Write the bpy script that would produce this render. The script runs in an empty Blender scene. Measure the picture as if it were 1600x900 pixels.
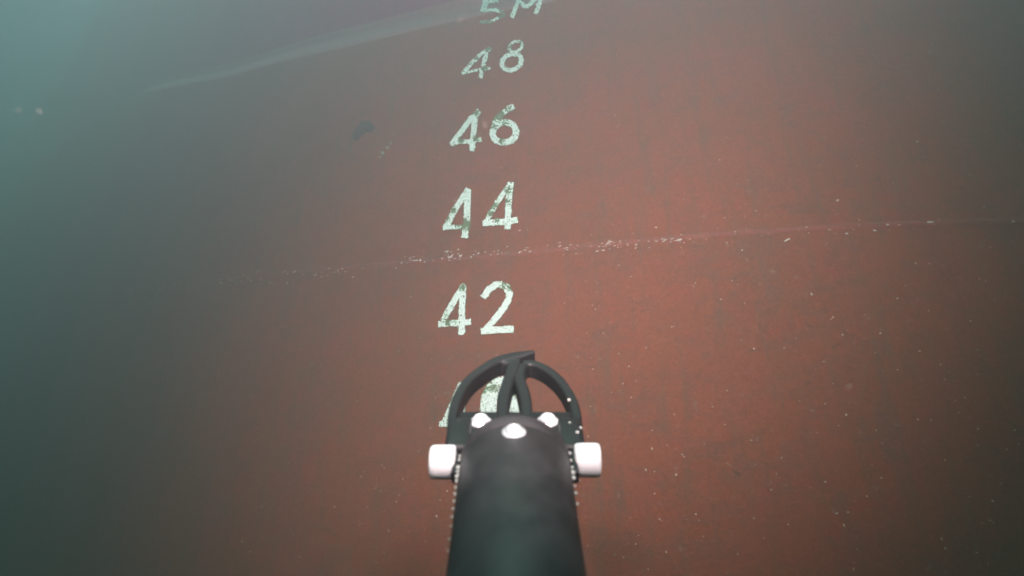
import bpy, bmesh, math, random
import numpy as np
from mathutils import Vector, noise, Matrix
random.seed(7)
S = bpy.context.scene
COL = S.collection
R = math.radians

# ------------------------------------------------------------------ camera
F_PX, PITCH = 1000.0, R(25)
cam = bpy.data.cameras.new('camera')
cam.sensor_width = 36.0
cam.lens = 36.0 * F_PX / 1600.0
cam.clip_start, cam.clip_end = 0.01, 200.0
cam.dof.use_dof = True
cam.dof.focus_distance = 1.25
cam.dof.aperture_fstop = 9.0
cam_o = bpy.data.objects.new('camera', cam)
COL.objects.link(cam_o)
cam_o.rotation_euler = (math.pi / 2 + PITCH, 0, 0)
S.camera = cam_o
CR = np.array([1.0, 0, 0]); CF = np.array([0, math.cos(PITCH), math.sin(PITCH)]); CU = np.array([0, -math.sin(PITCH), math.cos(PITCH)])

# ------------------------------------------------------------------ daylight
W = bpy.data.worlds.new('World'); S.world = W
W.use_nodes = True
wn = W.node_tree.nodes; wl = W.node_tree.links
sky = wn.new('ShaderNodeTexSky'); sky.sky_type = 'NISHITA'; sky.sun_disc = False
SUN_EL, SUN_AZ = R(74), R(200)
sky.sun_elevation = SUN_EL; sky.sun_rotation = SUN_AZ
wl.new(sky.outputs[0], wn['Background'].inputs[0])
wn['Background'].inputs[1].default_value = 0.15
sun = bpy.data.lights.new('sun', 'SUN'); sun.energy = 5.0; sun.angle = R(25); sun.color = (1.0, 0.96, 0.9)
sun_o = bpy.data.objects.new('sun', sun); COL.objects.link(sun_o)
d = Vector((math.sin(SUN_AZ) * math.cos(SUN_EL), math.cos(SUN_AZ) * math.cos(SUN_EL), math.sin(SUN_EL)))
sun_o.rotation_euler = d.to_track_quat('Z', 'Y').to_euler()

# the vehicle's own two headlights, mounted either side above the camera (their glints sit on the bolts)
for sx in (-1, 1):
    L = bpy.data.lights.new('vehicle_headlight', 'SPOT')
    L.energy = 90.0; L.spot_size = R(122); L.spot_blend = 1.0; L.shadow_soft_size = 0.04
    L.color = (1.0, 0.68, 0.72)
    lo = bpy.data.objects.new('vehicle_headlight', L); COL.objects.link(lo)
    p = sx * 0.13 * CR + 0.27 * CU + 0.0 * CF
    t = (-0.26 + sx * 0.05) * CR + 0.40 * CU + 1.2 * CF
    lo.location = p
    lo.rotation_euler = Vector(p - t).to_track_quat('Z', 'Y').to_euler()

S.view_settings.view_transform = 'Standard'
S.view_settings.look = 'None'
S.view_settings.gamma = 1.0
S.view_settings.exposure = 0.50
S.cycles.use_denoising = True
S.cycles.volume_bounces = 3
S.cycles.max_bounces = 8
S.cycles.transparent_max_bounces = 16
S.cycles.volume_step_rate = 1.0

# ------------------------------------------------------------------ helpers
def mesh_obj(name, verts, faces, mat, parent=None, smooth=True):
    me = bpy.data.meshes.new(name)
    me.from_pydata([tuple(v) for v in verts], [], faces)
    if smooth:
        me.polygons.foreach_set('use_smooth', [True] * len(me.polygons))
    me.materials.append(mat)
    o = bpy.data.objects.new(name, me); COL.objects.link(o)
    if parent: o.parent = parent
    me.update()
    return o

def bm_obj(name, bm, mat, parent=None, smooth=True):
    me = bpy.data.meshes.new(name); bm.to_mesh(me); bm.free()
    if smooth:
        me.polygons.foreach_set('use_smooth', [True] * len(me.polygons))
    me.materials.append(mat)
    o = bpy.data.objects.new(name, me); COL.objects.link(o)
    if parent: o.parent = parent
    return o

def thing(name, label, cat, group=None):
    o = bpy.data.objects.new(name, None); COL.objects.link(o)
    o.empty_display_size = 0.1
    o['label'] = label; o['category'] = cat
    if group: o['group'] = group
    return o

def new_mat(name):
    m = bpy.data.materials.new(name); m.use_nodes = True
    return m, m.node_tree.nodes, m.node_tree.links, m.node_tree.nodes['Principled BSDF']

def plain(name, col, rough=0.5, metal=0.0, bump=0.0, bscale=200.0, var=0.0, spec=0.5):
    m, n, l, b = new_mat(name)
    b.inputs['Roughness'].default_value = rough; b.inputs['Metallic'].default_value = metal
    b.inputs['Specular IOR Level'].default_value = spec
    tc = n.new('ShaderNodeTexCoord'); nz = n.new('ShaderNodeTexNoise')
    nz.inputs['Scale'].default_value = bscale; nz.inputs['Detail'].default_value = 5
    l.new(tc.outputs['Object'], nz.inputs['Vector'])
    r = n.new('ShaderNodeValToRGB')
    r.color_ramp.elements[0].position = 0.3; r.color_ramp.elements[1].position = 0.7
    r.color_ramp.elements[0].color = tuple(c * (1 - var) for c in col) + (1,)
    r.color_ramp.elements[1].color = tuple(min(1, c * (1 + var)) for c in col) + (1,)
    l.new(nz.outputs['Fac'], r.inputs[0]); l.new(r.outputs[0], b.inputs['Base Color'])
    if bump:
        bp = n.new('ShaderNodeBump'); bp.inputs['Strength'].default_value = bump; bp.inputs['Distance'].default_value = 0.001
        l.new(nz.outputs['Fac'], bp.inputs['Height']); l.new(bp.outputs[0], b.inputs['Normal'])
    return m

# ------------------------------------------------------------------ hull shape
D0, SLOPE, KURV = 1.10, 0.42, 0.19
ZL = None      # knuckle line z(x) polynomial
ZS = None      # weld seam z(x) polynomial
def sstep(t):
    t = np.clip(t, 0, 1); return t * t * (3 - 2 * t)
def base_depth(x, z):
    xn = np.minimum(x, 0.0); xp = np.maximum(x - 0.2, 0.0)
    xq = np.maximum(xn, -1.0); xl = xn - xq
    return D0 - SLOPE * x + KURV * xq * xq - 2 * KURV * xl + 0.35 * xp * xp + 0.03 * np.maximum(z, 0) ** 2
def zline(x):
    xc = np.clip(x, KX[0], KX[1])
    return np.polyval(ZL, xc) + np.polyval(np.polyder(ZL), xc) * (x - xc) * 0.7
def zseam(x):
    return np.polyval(ZS, np.clip(x, -2.4, 1.25))
def depth(x, z):
    d = base_depth(x, z)
    if ZL is not None:
        t = z - zline(x)
        d = d + 0.085 * sstep((t + 0.03) / 0.18) - 0.30 * np.maximum(t - 0.14, 0)
    if ZS is not None:
        s = z - zseam(x)
        w = noise_arr(x, z)
        d = d - 0.0022 * np.exp(-(s / 0.004) ** 2) * w + 0.001 * sstep((-s) / 0.01)
    return d
def noise_arr(x, z):
    return 0.75 + 0.35 * np.sin(x * 61 + 2 * np.sin(x * 23)) * np.sin(x * 147 + 1)
def ray(px, py):
    a = (np.asarray(px, float) - 800) / F_PX; b = (450 - np.asarray(py, float)) / F_PX
    return a[..., None] * CR + b[..., None] * CU + CF
def cast(px, py, fn=None):
    fn = fn or depth
    r = ray(px, py)
    t = np.full(r.shape[:-1], 0.2); hit = np.zeros(t.shape, bool); step = 0.02
    lo = t.copy()
    for _ in range(260):
        p = r * t[..., None]
        inside = p[..., 1] >= fn(p[..., 0], p[..., 2])
        hit |= inside
        lo = np.where(hit, lo, t); t = np.where(hit, t, t + step)
    hi = t.copy()
    for _ in range(22):
        m = 0.5 * (lo + hi); p = r * m[..., None]
        ins = p[..., 1] >= fn(p[..., 0], p[..., 2])
        hi = np.where(ins, m, hi); lo = np.where(ins, lo, m)
    return r * hi[..., None], hit
def normal(x, z, e=0.004):
    dx = (depth(x + e, z) - depth(x - e, z)) / (2 * e); dz = (depth(x, z + e) - depth(x, z - e)) / (2 * e)
    n = np.stack([dx, -np.ones_like(dx), dz], -1)
    return n / np.linalg.norm(n, axis=-1, keepdims=True)

# knuckle and seam: fitted as smooth curves over the hull
kx = np.array([60, 200, 300, 400, 500, 600, 700, 760, 860.]); ky = np.array([178, 152, 127, 102, 76, 50, 27, 14, -8.])
P, h = cast(kx, ky, base_depth); P = P[h]
P0 = P[:, 0].copy()
kl = np.polyfit(P[:, 0], P[:, 2], 4); print('res', P[:, 0], P[:, 2] - np.polyval(kl, P[:, 0]))
sxp = np.array([180, 300, 450, 600, 800, 1000, 1200, 1400, 1600.]); syp = np.array([456, 443, 427, 412, 394, 376, 362, 350, 342.])
P, h = cast(sxp, syp, base_depth); P = P[h]
sl = np.polyfit(P[:, 0], P[:, 2], 2)
KX = (P0.min(), P0.max())
ZL, ZS = kl, sl
print('knuckle', ZL, 'seam', ZS)

# ------------------------------------------------------------------ materials
def hull_mat(name, ca, cb, pale_tint=0.0):
    m, n, l, b = new_mat(name)
    tc = n.new('ShaderNodeTexCoord')
    def nz(scale, detail=6, rough=0.6, stretch=(1, 1, 1), dist=0.0):
        mp = n.new('ShaderNodeMapping'); mp.inputs['Scale'].default_value = stretch
        l.new(tc.outputs['Object'], mp.inputs['Vector'])
        t = n.new('ShaderNodeTexNoise'); t.inputs['Scale'].default_value = scale
        t.inputs['Detail'].default_value = detail; t.inputs['Roughness'].default_value = rough
        t.inputs['Distortion'].default_value = dist
        l.new(mp.outputs[0], t.inputs['Vector']); return t
    def ramp(src, p0, p1, c0=(0, 0, 0, 1), c1=(1, 1, 1, 1)):
        r = n.new('ShaderNodeValToRGB'); r.color_ramp.elements[0].position = p0; r.color_ramp.elements[1].position = p1
        r.color_ramp.elements[0].color = c0; r.color_ramp.elements[1].color = c1
        l.new(src, r.inputs[0]); return r
    def mix(fac, a, c, mode='MIX'):
        x = n.new('ShaderNodeMix'); x.data_type = 'RGBA'; x.blend_type = mode
        if isinstance(fac, float): x.inputs[0].default_value = fac
        else: l.new(fac, x.inputs[0])
        for s, v in ((x.inputs[6], a), (x.inputs[7], c)):
            if isinstance(v, tuple): s.default_value = v
            else: l.new(v, s)
        return x.outputs[2]
    big = nz(1.6, 5, 0.6, (1, 1, 1.6), 0.6)
    base = ramp(big.outputs[0], 0.35, 0.68, ca + (1,), cb + (1,)).outputs[0]
    mott = nz(17, 9, 0.78, (0.9, 1, 1.6), 0.8)
    c = mix(ramp(mott.outputs[0], 0.48, 0.66, (0, 0, 0, 1), (0.45, 0.45, 0.45, 1)).outputs[0], base, (0.115, 0.085, 0.065, 1))
    red = nz(14, 7, 0.7, (1, 1, 2.0), 0.8)
    c = mix(ramp(red.outputs[0], 0.55, 0.72, (0, 0, 0, 1), (0.6, 0.6, 0.6, 1)).outputs[0], c, (0.36, 0.06, 0.05, 1))
    strk = nz(30, 6, 0.7, (1.8, 1, 0.16), 0.3)
    c = mix(ramp(strk.outputs[0], 0.50, 0.72, (0, 0, 0, 1), (0.5, 0.5, 0.5, 1)).outputs[0], c, (0.13, 0.10, 0.07, 1))
    fine = nz(160, 6, 0.8)
    c = mix(ramp(fine.outputs[0], 0.30, 0.75, (0.72, 0.72, 0.72, 1), (1.25, 1.25, 1.25, 1)).outputs[0], c, c, 'MIX')
    sc = mix(1.0, c, ramp(fine.outputs[0], 0.36, 0.64, (0.68, 0.69, 0.70, 1), (1.0, 1.0, 1.0, 1)).outputs[0], 'MULTIPLY')
    dots = nz(75, 3, 0.6)
    sc = mix(ramp(dots.outputs[0], 0.66, 0.74, (0, 0, 0, 1), (0.5, 0.5, 0.5, 1)).outputs[0], sc, (0.36, 0.24, 0.19, 1))
    dk = nz(55, 4, 0.6)
    sc = mix(ramp(dk.outputs[0], 0.66, 0.74, (0, 0, 0, 1), (0.6, 0.6, 0.6, 1)).outputs[0], sc, (0.07, 0.045, 0.035, 1))
    if pale_tint: sc = mix(pale_tint, sc, (0.42, 0.36, 0.33, 1))  # even pale mix; on the strake it paints in caught light
    l.new(sc, b.inputs['Base Color'])
    b.inputs['Roughness'].default_value = 0.75; b.inputs['Specular IOR Level'].default_value = 0.15
    bp = n.new('ShaderNodeBump'); bp.inputs['Strength'].default_value = 0.5; bp.inputs['Distance'].default_value = 0.0025
    l.new(mott.outputs[0], bp.inputs['Height'])
    bp2 = n.new('ShaderNodeBump'); bp2.inputs['Strength'].default_value = 0.35; bp2.inputs['Distance'].default_value = 0.001
    l.new(fine.outputs[0], bp2.inputs['Height']); l.new(bp.outputs[0], bp2.inputs['Normal'])
    l.new(bp2.outputs[0], b.inputs['Normal'])
    return m
M_hull = hull_mat('red_antifouling_paint', (0.345, 0.083, 0.047), (0.275, 0.080, 0.046))
M_seam = hull_mat('scuffed_seam_paint', (0.38, 0.085, 0.055), (0.30, 0.08, 0.055), 0.04)
M_upper = hull_mat('purplish_red_paint', (0.48, 0.05, 0.14), (0.40, 0.045, 0.12))
M_strake = hull_mat('lit_edge_red_paint', (0.50, 0.085, 0.12), (0.44, 0.085, 0.12), 0.28)  # paler colour stands in for daylight falling on the ledge

def paint_mat():
    m, n, l, b = new_mat('worn_white_paint')
    at = n.new('ShaderNodeAttribute'); at.attribute_name = 'wear'
    tc = n.new('ShaderNodeTexCoord'); t = n.new('ShaderNodeTexNoise'); t.inputs['Scale'].default_value = 120; t.inputs['Detail'].default_value = 6
    l.new(tc.outputs['Object'], t.inputs['Vector'])
    ad = n.new('ShaderNodeMath'); ad.operation = 'MULTIPLY_ADD'; ad.inputs[1].default_value = 0.9
    l.new(t.outputs[0], ad.inputs[0]); l.new(at.outputs['Fac'], ad.inputs[2])
    r = n.new('ShaderNodeValToRGB'); e = r.color_ramp.elements
    e[0].position = 0.60; e[0].color = (0.86, 0.85, 0.82, 1)
    e[1].position = 1.0; e[1].color = (0.16, 0.19, 0.11, 1)
    k = e.new(0.80); k.color = (0.60, 0.70, 0.58, 1)
    l.new(ad.outputs[0], r.inputs[0]); l.new(r.outputs[0], b.inputs['Base Color'])
    b.inputs['Roughness'].default_value = 0.6; b.inputs['Specular IOR Level'].default_value = 0.2
    return m
M_paint = paint_mat()
M_chip = plain('pale_fouling', (0.52, 0.38, 0.32), 0.6, bscale=90, var=0.3)
M_flake = plain('pale_flaked_growth', (0.64, 0.54, 0.49), 0.6, bscale=90, var=0.2)
M_grime = plain('dark_fouling', (0.05, 0.038, 0.032), 0.9, bump=0.4, bscale=120, var=0.4)
M_jaw = plain('black_moulded_plastic', (0.005, 0.0045, 0.005), 0.55, bump=0.25, bscale=350, var=0.3)
M_tube = plain('black_anodised_tube', (0.036, 0.030, 0.033), 0.6, bump=0.3, bscale=60, var=0.45)
M_steel = plain('stainless_steel', (0.92, 0.92, 0.94), 0.3, metal=0.35, var=0.05)
M_white = plain('white_plastic', (0.90, 0.90, 0.90), 0.45, var=0.03)
M_bead = plain('bright_bead', (0.55, 0.56, 0.52), 0.3, metal=0.0, var=0.1)
M_snow = plain('marine_snow', (0.45, 0.40, 0.36), 0.7, var=0.1)
M_snow.node_tree.nodes['Principled BSDF'].inputs['Alpha'].default_value = 0.12
M_bed = plain('silty_seabed', (0.16, 0.14, 0.10), 0.9, bump=0.5, bscale=3, var=0.3)

# ------------------------------------------------------------------ ship hull
ship = thing('ship_hull', 'red painted ship hull under water, with white draft marks and a fouled weld seam', 'ship')
ship.location = (0, 0, 0)
def hull_sheet(x0, x1, nx, z0, z1, nz_):
    u = np.linspace(0, 1, nx); xs = x0 + (x1 - x0) * u
    v = np.linspace(0, 1, nz_)
    V = []
    for zz in v:
        pass
    return xs
def build_plating():
    # fine columns in the middle, coarse outside; rows follow the seam and the knuckle
    xs = np.concatenate([np.linspace(-17, -2.6, 90), np.linspace(-2.55, 1.6, 900), np.linspace(1.65, 4, 30)])
    s, k = zseam(xs), zline(xs)
    def rows(a, b, w):      # a,b arrays over xs, w in 0..1
        return [a + (b - a) * t for t in w]
    lowz = rows(np.full_like(xs, -3.0), s - 0.005, 1 - np.linspace(1, 0, 60) ** 1.6)
    seamz = rows(s - 0.005, s + 0.005, np.linspace(0, 1, 41)[1:])
    midz = rows(s + 0.005, k - 0.02, np.linspace(0, 1, 60)[1:])
    knuz = rows(k - 0.02, k + 0.17, np.linspace(0, 1, 40)[1:])
    topz = rows(k + 0.17, np.full_like(xs, 5.0), np.linspace(0, 1, 60)[1:] ** 1.5)
    def strip(rs, name, label=None, mat=M_hull):
        Z = np.array(rs); X = np.broadcast_to(xs, Z.shape)
        Y = depth(X, Z)
        # gentle dents of the plating
        Y = Y + 0.003 * np.sin(X * 3.1 + Z * 1.3) + 0.002 * np.sin(X * 7.7 - Z * 5.1)
        V = np.stack([X, Y, Z], -1).reshape(-1, 3)
        nr, nc = Z.shape
        i = np.arange(nr - 1)[:, None] * nc + np.arange(nc - 1)[None, :]
        Fc = np.stack([i, i + 1, i + nc + 1, i + nc], -1).reshape(-1, 4)
        o = mesh_obj(name, V.tolist(), Fc.tolist(), mat, ship)
        if label: o['label'] = label
        return o
    strip(lowz, 'hull_plate', 'lower red hull plating below the weld seam')
    strip([lowz[-1]] + seamz, 'weld_seam', 'long weld seam with raised bead crossing the hull', M_seam)
    strip([seamz[-1]] + midz, 'hull_plate', 'red hull plating between the weld seam and the upper knuckle')
    strip([midz[-1]] + knuz, 'knuckle_strake', 'knuckle edge near the top, painted paler as if catching light', M_strake)
    strip([knuz[-1]] + topz, 'hull_plate', 'purplish upper hull plating above the knuckle', M_upper)
def dents(x, z):
    return 0.003 * np.sin(x * 3.1 + z * 1.3) + 0.002 * np.sin(x * 7.7 - z * 5.1)
build_plating()
def full_depth(x, z): return depth(x, z) + dents(x, z)

# ------------------------------------------------------------------ draft marks
def zpts(pts, ox, oy, s=6.6667): return [(ox + x / s, oy + y / s) for x, y in pts]
def ell(cx, cy, rx, ry, tilt=0, a0=0, a1=360, n=26):
    out = []
    for i in range(n + 1):
        a = R(a0 + (a1 - a0) * i / n); x, y = rx * math.cos(a), ry * math.sin(a); t = R(tilt)
        out.append((cx + x * math.cos(t) - y * math.sin(t), cy + x * math.sin(t) + y * math.cos(t)))
    return out
G = []   # (numeral, strokes[(pts, half width px)], wear[(x,y,r,amount)], base wear)
o = (660, 0)
G.append(('5', [(zpts([(720, -150), (800, -160), (880, -180)], *o), 4.2), (zpts([(700, -140), (660, 10), (640, 110)], *o), 4.6),
                (zpts([(640, 118), (700, 108), (770, 112), (830, 132)], *o), 2.8), (zpts([(830, 132), (850, 160), (795, 190), (720, 228), (615, 236)], *o), 2.4),
                (zpts([(670, 20), (770, 10)], *o), 4.0)],
          [(785, 25, 7, .7), (760, 33, 12, .38)], .12))
G.append(('M', [(zpts([(1030, -110), (1000, 10), (940, 175)], *o), 3.4), (zpts([(1000, 0), (1060, 68), (1100, 70), (1170, 5), (1230, -90)], *o), 3.2),
                (zpts([(1250, -100), (1225, 20), (1190, 135)], *o), 3.6)], [], .1))
G.append(('4', [(zpts([(700, 515), (600, 580), (500, 680), (430, 765)], *o), 3.4), (zpts([(672, 540), (650, 640), (612, 800)], *o), 3.6),
                (zpts([(430, 765), (520, 745), (600, 728), (700, 715)], *o), 2.4)],
          [(763, 77, 5, .5), (757, 108, 5, .5), (746, 92, 3, .6)], .16))
G.append(('8', [(ell(806, 73.5, 10.5, 7.5, -25), 2.3), (ell(800, 97.5, 15.5, 12.0, -25), 3.8)],
          [(797, 74, 8, .35), (815, 68, 5, .3)], .12))
o = (660, 140)
G.append(('4', [(zpts([(580, 240), (500, 320), (400, 450), (320, 560)], *o), 4.6), (zpts([(555, 270), (540, 400), (520, 620)], *o), 4.6),
                (zpts([(315, 560), (420, 545), (520, 540), (600, 525)], *o), 3.6)],
          [(721, 219, 5.5, .75), (744, 217, 6, .6), (744, 177, 6, .55)], .07))
G.append(('6', [(ell(788.5, 207.5, 18.0, 15.5, -10), 5.0), (zpts([(935, 185), (860, 235), (790, 290), (745, 400)], *o), 4.6)],
          [(778, 178, 13, .60), (793, 172, 8, .35), (772, 199, 6, .42), (785, 221, 6, .5), (790, 193, 7, .38)], .08))
o = (660, 265)
G.append(('4', [(zpts([(475, 225), (400, 330), (330, 440), (255, 590)], *o), 4.8), (zpts([(475, 230), (470, 400), (465, 560), (445, 690)], *o), 5.2),
                (zpts([(235, 612), (330, 600), (420, 600), (480, 590)], *o), 3.6)],
          [(727, 351, 10.5, .62), (709, 329, 5.5, .6), (716, 350, 9, .42), (699, 342, 5, .5)], .07))
G.append(('4', [(zpts([(905, 170), (800, 320), (720, 440), (665, 555)], *o), 4.2), (zpts([(918, 160), (900, 350), (890, 600)], *o), 5.2),
                (zpts([(655, 560), (780, 550), (880, 545), (970, 530)], *o), 5.0)],
          [(795, 298, 8, .45), (772, 322, 7, .5), (767, 334, 6, .5), (777, 346, 5, .4), (793, 315, 5, .55), (790, 361, 4, .4)], .1))
o = (660, 420)
G.append(('4', [(zpts([(432, 190), (360, 290), (280, 430), (205, 570)], *o), 5.0), (zpts([(425, 215), (418, 400), (412, 665)], *o), 5.4),
                (zpts([(195, 575), (300, 570), (400, 562), (485, 558)], *o), 5.0)],
          [(700, 505, 4.5, .8), (723, 450, 6, .5), (696, 498, 8, .28), (710, 505, 7, .25)], .05))
G.append(('2', [(zpts([(652, 285), (700, 215), (760, 172), (820, 165), (880, 195), (910, 260), (895, 330), (850, 410), (780, 500), (720, 570), (660, 640)], *o), 5.2),
                (zpts([(640, 650), (740, 640), (850, 635), (925, 630)], *o), 5.6)],
          [(788, 446, 7, .5), (796, 451, 6, .45)], .04))
G.append(('4', [([(720, 602), (710, 625), (694, 662)], 4.6), ([(724, 604), (723, 640), (722, 680)], 5), ([(690, 663), (735, 662)], 4.5)],
          [(708, 625, 12, .35), (720, 640, 10, .3)], .12))
G.append(('0', [(ell(784, 633, 20, 31, 4), 12.5)], [(757, 607, 9, .45), (770, 606, 8, .5), (803, 612, 8, .4)], .14))

def seg_dist(X, Y, pts):
    D = np.full(X.shape, 1e9)
    for (x0, y0), (x1, y1) in zip(pts[:-1], pts[1:]):
        dx, dy = x1 - x0, y1 - y0; L2 = dx * dx + dy * dy + 1e-9
        t = ((X - x0) * dx + (Y - y0) * dy) / L2; tc = np.clip(t, 0, 1)
        along = np.abs(t - tc) * math.sqrt(L2); side = np.abs((X - x0) * dy - (Y - y0) * dx) / math.sqrt(L2)
        D = np.minimum(D, np.where(along > 0, np.maximum(side, along * 1.25), side))
    return D
def nfield(X, Y, s, seed, oct_=3):
    f = np.frompyfunc(lambda x, y: noise.fractal((x * s, y * s, seed), 0.9, 2.1, oct_), 2, 1)
    return f(X, Y).astype(float)
LBL = ['worn white numeral 5 of the 5M mark at the top', 'white letter M of the 5M mark at the top', 'thin worn white 4 of the mark 48', 'white 8 of the mark 48',
       'white 4 of the mark 46', 'white 6 of the mark 46, its upper stroke worn away', 'first 4 of the mark 44, stained at its foot', 'second 4 of the mark 44, chipped all over',
       'crisp white 4 of the mark 42', 'crisp white 2 of the mark 42', 'white 4 of the mark 40, behind the gripper jaw', 'white 0 of the mark 40, seen through the gripper jaws']
def build_mark(i, ch, strokes, wear, bw):
    step = 0.62
    allp = [p for s, _ in strokes for p in s]; mw = max(w for _, w in strokes) + 3
    xs = np.arange(min(p[0] for p in allp) - mw, max(p[0] for p in allp) + mw, step)
    ys = np.arange(min(p[1] for p in allp) - mw, max(p[1] for p in allp) + mw, step)
    X, Y = np.meshgrid(xs, ys)
    sd = np.full(X.shape, 1e9)
    for pts, w in strokes: sd = np.minimum(sd, seg_dist(X, Y, pts) - w)
    n1 = nfield(X, Y, 0.33, i * 7.3); n2 = nfield(X, Y, 0.42, i * 7.3 + 40, 4); n3 = nfield(X, Y, 0.9, i * 3.1 + 90, 2)
    wm = np.full(X.shape, bw)
    for wx, wy, wr, wa in wear:
        wm = np.maximum(wm, bw + wa * np.exp(-(((X - wx) ** 2 + (Y - wy) ** 2) / (wr * wr)) ** 1.5))
    sdj = sd + 1.3 * n1 + 1.0 * n3
    vis = (sdj < 0) & ((n2 * 0.62 + 0.5) > wm * 1.1 + 0.14 * np.exp(-np.maximum(-sd, 0) / 1.2))
    stain = (sdj < 0.3) & (wm > bw + 0.12)
    keep = vis | stain
    wv = np.where(vis, wm * 0.55 + 0.15 * np.clip(0.4 - n2, 0, 1), 1.0)
    P, h = cast(X, Y, full_depth)
    N = normal(P[..., 0], P[..., 2]); P = P + N * 0.0018
    nr, nc = X.shape; faces = []; idx = {}; V = []; A = []
    def vid(r, c):
        k = (r, c)
        if k not in idx:
            idx[k] = len(V); V.append(P[r, c].tolist()); A.append(float(wv[r, c]))
        return idx[k]
    for r in range(nr - 1):
        for c in range(nc - 1):
            if keep[r, c]:
                faces.append((vid(r + 1, c), vid(r + 1, c + 1), vid(r, c + 1), vid(r, c)))
    ob = mesh_obj('painted_numeral' if ch != 'M' else 'painted_letter', V, faces, M_paint, ship)
    a = ob.data.attributes.new('wear', 'FLOAT', 'POINT'); a.data.foreach_set('value', A)
    ob['label'] = LBL[i]
for i, g in enumerate(G): build_mark(i, *g)

# ------------------------------------------------------------------ fouling on the hull
def flake(V, Fc, p, n, rx, ry, ang, hgt):
    up = np.array([0, 0, 1.0]); t = np.cross(up, n); t /= np.linalg.norm(t); b = np.cross(n, t)
    u = t * math.cos(ang) + b * math.sin(ang); w = -t * math.sin(ang) + b * math.cos(ang)
    k = len(V); m = 7
    for j in range(m):
        a = 2 * math.pi * j / m; q = random.uniform(.7, 1.2)
        V.append(p + u * rx * q * math.cos(a) + w * ry * q * math.sin(a))
    V.append(p + n * hgt)
    for j in range(m): Fc.append((k + j, k + (j + 1) % m, k + m))
def on_hull(px, py):
    P, h = cast(np.array([px, ]), np.array([py, ]), full_depth)
    if not h[0]: return None, None
    return P[0], normal(P[:, 0], P[:, 2])[0]
def seam_y(px): return float(np.interp(px, sxp, syp))
V, Fc = [], []
spots = []
def cluster(x0, x1, n, spread=4, big=1.0, off=3):
    for _ in range(n):
        x = random.uniform(x0, x1); spots.append((x, seam_y(x) + off + random.gauss(0, spread), big))
cluster(190, 560, 60, 7, 1.4); cluster(480, 620, 16, 4); cluster(625, 720, 34, 4, 1.1, -3); cluster(720, 830, 20, 3, 1.1, -2)
cluster(830, 930, 14, 5); cluster(930, 1080, 40, 5, 1.1, 3); cluster(1080, 1300, 12, 6); cluster(1300, 1560, 7, 6, 0.9)
for x, y in ((1324, 365), (1367, 360), (1387, 351), (1455, 347), (1230, 375), (1583, 346), (1038, 376), (1026, 377), (1061, 375), (650, 407), (703, 402), (812, 394), (828, 393)):
    spots.append((x, y, 2.0))
for x, y, b_ in spots:
    p, n = on_hull(x, y)
    if p is None: continue
    s = 0.0011 * b_ * random.uniform(.6, 1.3)
    flake(V, Fc, p, n, s * random.uniform(1.2, 3.0), s * 0.8, random.uniform(-.2, .5), 0.0022)
ob = mesh_obj('seam_fouling', V, Fc, M_flake, ship, False); ob['kind'] = 'stuff'; ob['label'] = 'pale chips and barnacles dotted along the weld seam'
V, Fc = [], []
for _ in range(620):
    x = random.uniform(250, 1598); y = random.uniform(180, 895)
    if random.random() > (0.3 + 0.7 * (y / 900)): continue
    p, n = on_hull(x, y)
    if p is None: continue
    s = 0.0010 * random.uniform(.5, 1.5) * (1.5 if random.random() < .08 else 1)
    flake(V, Fc, p, n, s * random.uniform(1, 1.6), s, random.uniform(0, 3), 0.0014)
ob = mesh_obj('barnacle_speck', V, Fc, M_chip, ship, False); ob['kind'] = 'stuff'; ob['label'] = 'tiny pale specks of growth scattered over the plating'
def patch(name, blobs, mat, label, hgt=0.004, seed=0):
    step = 0.8
    xs = np.arange(min(b[0] - b[2] for b in blobs) - 4, max(b[0] + b[2] for b in blobs) + 4, step)
    ys = np.arange(min(b[1] - b[2] for b in blobs) - 4, max(b[1] + b[2] for b in blobs) + 4, step)
    X, Y = np.meshgrid(xs, ys); f = np.zeros(X.shape)
    for bx, by, br in blobs: f += np.exp(-((X - bx) ** 2 + (Y - by) ** 2) / (br * br * .6))
    f = f + 0.30 * nfield(X, Y, 0.25, seed, 4) - 0.45
    P, h = cast(X, Y, full_depth); N = normal(P[..., 0], P[..., 2])
    P = P + N * (0.0005 + hgt * np.clip(f, 0, 1))[..., None]
    keep = f > 0; V = P.reshape(-1, 3); nc = X.shape[1]
    Fc = [(r * nc + c, r * nc + nc + c, r * nc + nc + c + 1, r * nc + c + 1)[::-1] for r in range(X.shape[0] - 1) for c in range(nc - 1) if keep[r, c]]
    used = sorted({i for q in Fc for i in q}); mp = {k: j for j, k in enumerate(used)}
    ob = mesh_obj(name, V[used].tolist(), [tuple(mp[i] for i in q) for q in Fc], mat, ship); ob['label'] = label
patch('fouling_patch', [(570, 196, 12), (562, 206, 10), (556, 213, 8), (579, 199, 8)], M_grime, 'dark tuft of growth left of the mark 46', 0.003)
patch('scrape_mark', [(610, 223, 3), (605, 230, 3), (598, 239, 4.2), (594, 245, 3)], plain('scraped_primer', (0.30, 0.27, 0.23), .8, var=.3, bscale=80), 'pale scrape right of the dark tuft', 0.002, 5)

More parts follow.
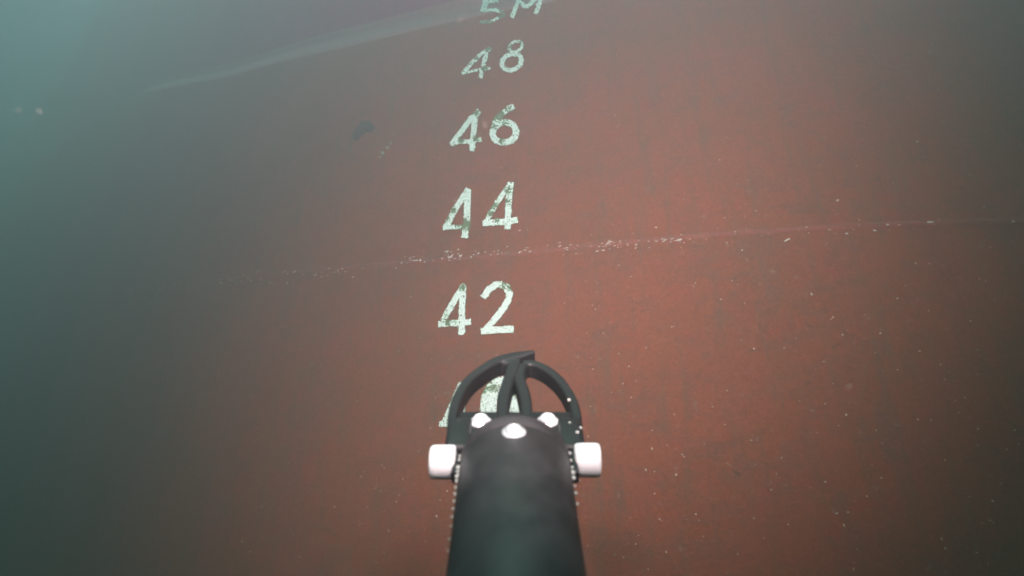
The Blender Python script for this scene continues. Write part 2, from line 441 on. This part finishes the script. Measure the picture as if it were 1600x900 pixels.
# ------------------------------------------------------------------ gripper arm
arm = thing('gripper_arm', 'black tubular underwater gripper with closed curved claws and two white side rollers', 'robot arm')
AX = np.array([0, -0.342, 0.9397])           # camera coordinates: x right, y down, z forward
NU = np.array([0, -0.9397, -0.342])
CE = np.array([0.0018, 0.0988, 0.366])
def w3(c): return CR * c[0] - CU * c[1] + CF * c[2]
AXw, NUw, CEw = w3(AX), w3(NU), w3(CE); XR = CR
arm.location = Vector(CEw)
B = np.stack([XR, AXw, NUw])     # local frame: x right, y along the arm, z up out of the claw plane
BM = Matrix(((XR[0], AXw[0], NUw[0]), (XR[1], AXw[1], NUw[1]), (XR[2], AXw[2], NUw[2])))
arm.rotation_euler = BM.to_euler()
def jp(px, py, hz=0.006):        # pixel -> local x,y on the plane z = hz
    r = np.array([(px - 800) / F_PX, (py - 450) / F_PX, 1.0])
    c = CE + NU * hz; t = c.dot(NU) / r.dot(NU); q = r * t - CE
    return q[0], q.dot(AX)
def px2m(px, py): 
    a = jp(px - .5, py); b = jp(px + .5, py); return b[0] - a[0]
def lathe(prof, n=48, axis='y'):
    bm = bmesh.new(); rings = []
    for r, t in prof:
        ring = []
        for j in range(n):
            a = 2 * math.pi * j / n; c, s = r * math.cos(a), r * math.sin(a)
            ring.append(bm.verts.new((c, t, s) if axis == 'y' else ((t, c, s) if axis == 'x' else (c, s, t))))
        rings.append(ring)
    for a, b in zip(rings[:-1], rings[1:]):
        for j in range(n): bm.faces.new((a[j], a[(j + 1) % n], b[(j + 1) % n], b[j]))
    bm.faces.new(rings[0]); bm.faces.new(rings[-1][::-1])
    bmesh.ops.recalc_face_normals(bm, faces=bm.faces)
    return bm
RT = 0.031
tube = bm_obj('arm_tube', lathe([(RT, -0.33), (RT, -0.30), (RT, -0.05), (RT, -0.012), (RT - .0006, -0.0115), (RT - .0006, -0.0105), (RT, -0.010), (RT, -0.002), (RT - .001, 0), (RT - .003, .001)], 96), M_tube, arm)
cap = bm_obj('end_cap', lathe([(RT - .003, 0.0012), (RT - .0045, .004), (RT - .009, .010), (RT - .010, .016), (0.012, .018)], 64), M_jaw, arm)

def sweep(bm, pts, widths, z0, z1):
    # rounded-rectangle section swept along pts (local x,y); z from z0 (lower) to z1 (upper)
    P = [np.array(p) for p in pts]; n = len(P); rings = []
    for i in range(n):
        t = P[min(i + 1, n - 1)] - P[max(i - 1, 0)]; t = t / np.linalg.norm(t); s = np.array([-t[1], t[0]])
        w = widths[i] / 2; za, zb = (z0[i] if hasattr(z0, '__len__') else z0), (z1[i] if hasattr(z1, '__len__') else z1)
        h = zb - za; c = min(w, h / 2) * 0.45
        sec = [(-w, za + c), (-w, zb - c), (-w + c * .3, zb - c * .3), (-w + c, zb), (w - c, zb), (w - c * .3, zb - c * .3), (w, zb - c), (w, za + c), (w - c * .3, za + c * .3), (w - c, za), (-w + c, za), (-w + c * .3, za + c * .3)]
        rings.append([bm.verts.new((P[i][0] + s[0] * a, P[i][1] + s[1] * a, b)) for a, b in sec])
    m = len(rings[0])
    for a, b in zip(rings[:-1], rings[1:]):
        for j in range(m): bm.faces.new((a[j], a[(j + 1) % m], b[(j + 1) % m], b[j]))
    bm.faces.new(rings[0][::-1]); bm.faces.new(rings[-1])
def smoothpath(pts, k=6):
    out = []; n = len(pts)
    for i in range(n - 1):
        p0, p1, p2, p3 = (np.array(pts[max(i - 1, 0)], float), np.array(pts[i], float), np.array(pts[i + 1], float), np.array(pts[min(i + 2, n - 1)], float))
        for j in range(k):
            t = j / k
            out.append(0.5 * ((2 * p1) + (-p0 + p2) * t + (2 * p0 - 5 * p1 + 4 * p2 - p3) * t * t + (-p0 + 3 * p1 - 3 * p2 + p3) * t ** 3))
    out.append(np.array(pts[-1], float)); return out
def z5(p): return [(640 + a / 5, 520 + b / 5, w / 5) for a, b, w in p]
def bar(bm, pts5, za, zb):
    pp = smoothpath(z5(pts5)); L = [jp(q[0], q[1], zb) for q in pp]
    W_ = [q[2] * px2m(q[0], q[1]) for q in pp]
    sweep(bm, L, W_, za, zb)
def jaw(name, bars, label):
    bm = bmesh.new()
    for pts, za, zb in bars: bar(bm, pts, za, zb)
    bmesh.ops.recalc_face_normals(bm, faces=bm.faces)
    ob = bm_obj(name, bm, M_jaw, arm)
    r = ob.modifiers.new('fuse', 'REMESH'); r.mode = 'VOXEL'; r.voxel_size = 0.0007; r.use_smooth_shade = True
    s = ob.modifiers.new('soften', 'SMOOTH'); s.iterations = 4; s.factor = 0.5
    ob['label'] = label
    return ob
Zt, Zb = 0.006, -0.0065
jaw('claw', [([(360, 830, 110), (338, 740, 95), (335, 650, 78), (352, 560, 82), (392, 455, 82), (455, 360, 82), (545, 285, 84), (660, 212, 92), (765, 178, 112), (850, 160, 98), (920, 148, 66), (955, 142, 48), (978, 140, 36)], Zb, Zt + .001),
             ([(727, 660, 96), (730, 560, 98), (740, 460, 100), (770, 360, 94), (800, 280, 100), (820, 225, 110)], Zb, Zt),
             ([(815, 395, 16), (815, 350, 60), (815, 290, 110), (815, 230, 130)], Zb, Zt - .003),
             ([(730, 205, 60), (780, 210, 110), (840, 190, 100)], Zb, Zt)], 'left black claw, its pointed tip lying over the other')
jaw('claw', [([(1270, 830, 110), (1303, 740, 95), (1307, 650, 80), (1285, 550, 82), (1236, 445, 82), (1168, 350, 82), (1078, 275, 82), (975, 228, 80), (885, 225, 80)], Zb - .001, Zt - .001),
             ([(915, 660, 96), (911, 560, 98), (896, 460, 100), (868, 370, 92), (855, 300, 95), (885, 235, 90)], Zb - .001, Zt - .001)], 'right black claw, curved and hollow')

def lbox(x0, x1, y0, y1, z0, z1, bev=0.002):
    bm = bmesh.new(); bmesh.ops.create_cube(bm, size=1)
    for v in bm.verts: v.co = ((x0 + x1) / 2 + v.co.x * (x1 - x0), (y0 + y1) / 2 + v.co.y * (y1 - y0), (z0 + z1) / 2 + v.co.z * (z1 - z0))
    bmesh.ops.bevel(bm, geom=bm.edges, offset=bev, segments=3, profile=.5, affect='EDGES')
    return bm
bm_obj('claw_bracket', lbox(-0.037, 0.037, 0.012, 0.048, -0.008, 0.0045, .003), M_jaw, arm)
for sx in (-1, 1):
    bm_obj('pivot_lug', lbox(*sorted((sx * 0.026, sx * 0.041)), 0.003, 0.036, -0.009, 0.0075, .003), M_jaw, arm)
    bm_obj('side_arm', lbox(*sorted((sx * 0.031, sx * 0.0352)), -0.016, 0.014, -0.004, 0.004, .0012), M_jaw, arm)

def bolt(x, y, z, r=0.0048, h=0.0045, tilt=0):
    # button head with flange and hexagonal recess
    bm = lathe([(r * 1.35, 0), (r * 1.4, h * .12), (r * 1.25, h * .25), (r, h * .3), (r * .98, h * .6), (r * .8, h * .88), (r * .5, h), (r * .48, h * .6), (r * .1, h * .55)], 24, 'z')
    o = bm_obj('bolt', bm, M_steel, arm); o.location = (x, y, z); o.rotation_euler = (tilt, 0, 0); return o
x, y = jp(751, 652, .008); bolt(x, y, .0045)
x, y = jp(856, 651, .008); bolt(x, y, .0045)
x, y = jp(803, 674, RT); bolt(x, y, RT - .0008, .0046, .0035)
# hexagon nuts lying under the bolts
def roller(sx, px, py):
    x, y = jp(px, py, 0)
    prof = [(0.0055, -.0085), (0.0082, -.0080), (.0093, -.0068), (.0095, -.004), (.0096, .004), (.0095, .0066), (.0090, .0080), (.0055, .0085)]
    o = bm_obj('white_roller', lathe(prof, 40, 'x'), M_white, arm); o.location = (x, y, 0)
    o.scale = (.88, 1, 1)
    o['label'] = 'white roller on the %s side of the gripper' % ('left' if sx < 0 else 'right')
roller(-1, 692, 722); roller(1, 917, 719)
# small pale beads set along both flanks of the tube
bd = bmesh.new(); bmesh.ops.create_icosphere(bd, subdivisions=2, radius=1.0)
bead_me = bpy.data.meshes.new('bead'); bd.to_mesh(bd_me := bead_me); bd.free(); bead_me.materials.append(M_bead)
bead_me.polygons.foreach_set('use_smooth', [True] * len(bead_me.polygons))
def bead(px, py, r_px, sx):
    # on the silhouette of the tube
    rr = np.array([(px - 800) / F_PX, (py - 450) / F_PX, 1.0])
    # closest point of this sight line to the tube axis, pushed to the surface
    w0 = -CE; a = rr.dot(rr); b = rr.dot(AX); c = 1.0; dd = rr.dot(w0); e = AX.dot(w0)
    den = a * c - b * b; t = (b * e - c * dd) / den; s_ = (a * e - b * dd) / den
    q = rr * t - CE; l = np.array([q[0], q.dot(AX), q.dot(NU)])
    rad = math.hypot(l[0], l[2]); k = (RT + 0.0006) / rad; l[0] *= k; l[2] *= k
    o = bpy.data.objects.new('pale_bead', bead_me); COL.objects.link(o); o.parent = arm
    o.location = l; s = r_px * t / F_PX; o.scale = (s, s * random.uniform(.9, 1.5), s)
for px, py, r_ in ((722, 713, 2), (723, 719, 2.4), (717, 731, 4), (719, 738, 3), (715, 745, 4), (714, 752, 3.2), (711, 762, 2.2), (710, 772, 2.4), (708, 783, 2.4), (706, 795, 2), (704, 808, 2.2), (702, 822, 1.8), (699, 842, 1.8), (696, 860, 1.6)):
    bead(px, py, r_, -1)
for px, py, r_ in ((883, 709, 2.2), (879, 721, 2), (889, 731, 2.6), (892, 739, 4), (895, 747, 3.4), (896, 760, 2), (898, 771, 2.4), (901, 788, 2.2)):
    bead(px, py, r_, 1)
# small pale beads on the claws
for px, py, r_ in ((889, 624, 2.6), (890, 661, 3), (893, 679, 2), (902, 676, 3.6), (907, 668, 2.4), (868, 677, 2.2), (717, 657, 2.6)):
    x, y = jp(px, py, .007)
    o = bpy.data.objects.new('pale_bead', bead_me); COL.objects.link(o); o.parent = arm; o.location = (x, y, .0065)
    s = r_ * .42 / F_PX; o.scale = (s, s, s)

# ------------------------------------------------------------------ particles in the water
V, Fc = [], []
def grain(p, s):
    k = len(V); q = [np.array(v, float) for v in ((1, 0, 0), (-1, 0, 0), (0, 1, 0), (0, -1, 0), (0, 0, 1), (0, 0, -1))]
    for v in q: V.append(p + v * s * random.uniform(.6, 1.2))
    for f in ((0, 2, 4), (2, 1, 4), (1, 3, 4), (3, 0, 4), (2, 0, 5), (1, 2, 5), (3, 1, 5), (0, 3, 5)): Fc.append(tuple(k + i for i in f))
for _ in range(700):
    t = random.uniform(.45, 1.6) ; a = random.uniform(-.85, .85); b = random.uniform(-.48, .48)
    p = (a * CR + b * CU + CF) * t
    if p[1] > full_depth(np.array([p[0]]), np.array([p[2]]))[0] - .01: continue
    grain(p, t * random.uniform(.25, .75) / 1000)
for _ in range(30):
    t = random.uniform(.3, .9)
    grain((random.uniform(-.8, .8) * CR + random.uniform(-.45, .45) * CU + CF) * t, t * random.uniform(.8, 1.6) / 1000)
for px, py, q in ((30, 172, 3), (62, 174, 3.5), (757, 195, 4.5), (720, 31, 2.5), (1332, 595, 4), (780, 255, 1.5)):
    grain(((px - 800) / F_PX * CR + (450 - py) / F_PX * CU + CF) * .22, .22 * q / 1000)
ob = mesh_obj('marine_snow', V, Fc, M_snow, None, True); ob['kind'] = 'stuff'
ob['label'] = 'fine pale particles drifting in the water before the hull'

# ------------------------------------------------------------------ seabed and the water itself
n_ = 40; V = []; Fc = []
for j in range(n_ + 1):
    for i in range(n_ + 1):
        x = -20 + 40 * i / n_; y = -16 + 36 * j / n_
        V.append((x, y, -6 + .15 * noise.noise((x * .4, y * .4, 0))))
for j in range(n_):
    for i in range(n_): k = j * (n_ + 1) + i; Fc.append((k, k + 1, k + n_ + 2, k + n_ + 1))
ob = mesh_obj('seabed', V, Fc, M_bed); ob['kind'] = 'structure'
bm = bmesh.new(); bmesh.ops.create_cube(bm, size=1)
for v in bm.verts: v.co = (v.co.x * 44, 2 + v.co.y * 40, -7.2 + (v.co.z + .5) * (7.2 + 5.2))
m = bpy.data.materials.new('green_sea_water'); m.use_nodes = True
n = m.node_tree.nodes; n.remove(n['Principled BSDF'])
pv = n.new('ShaderNodeVolumePrincipled')
SC = (0.214, 0.221, 0.246); AB = (0.400, 0.213, 0.238)      # scattering and absorption per metre
pv.inputs['Color'].default_value = SC + (1,)
pv.inputs['Density'].default_value = 1.0
pv.inputs['Absorption Color'].default_value = tuple((1 - a / (1 - c)) ** 2 for a, c in zip(AB, SC)) + (1,)
pv.inputs['Anisotropy'].default_value = 0.6
m.node_tree.links.new(pv.outputs[0], n['Material Output'].inputs['Volume'])
ob = bm_obj('haze', bm, m, None, False); ob['kind'] = 'stuff'; ob['label'] = 'murky green sea water filling the scene'
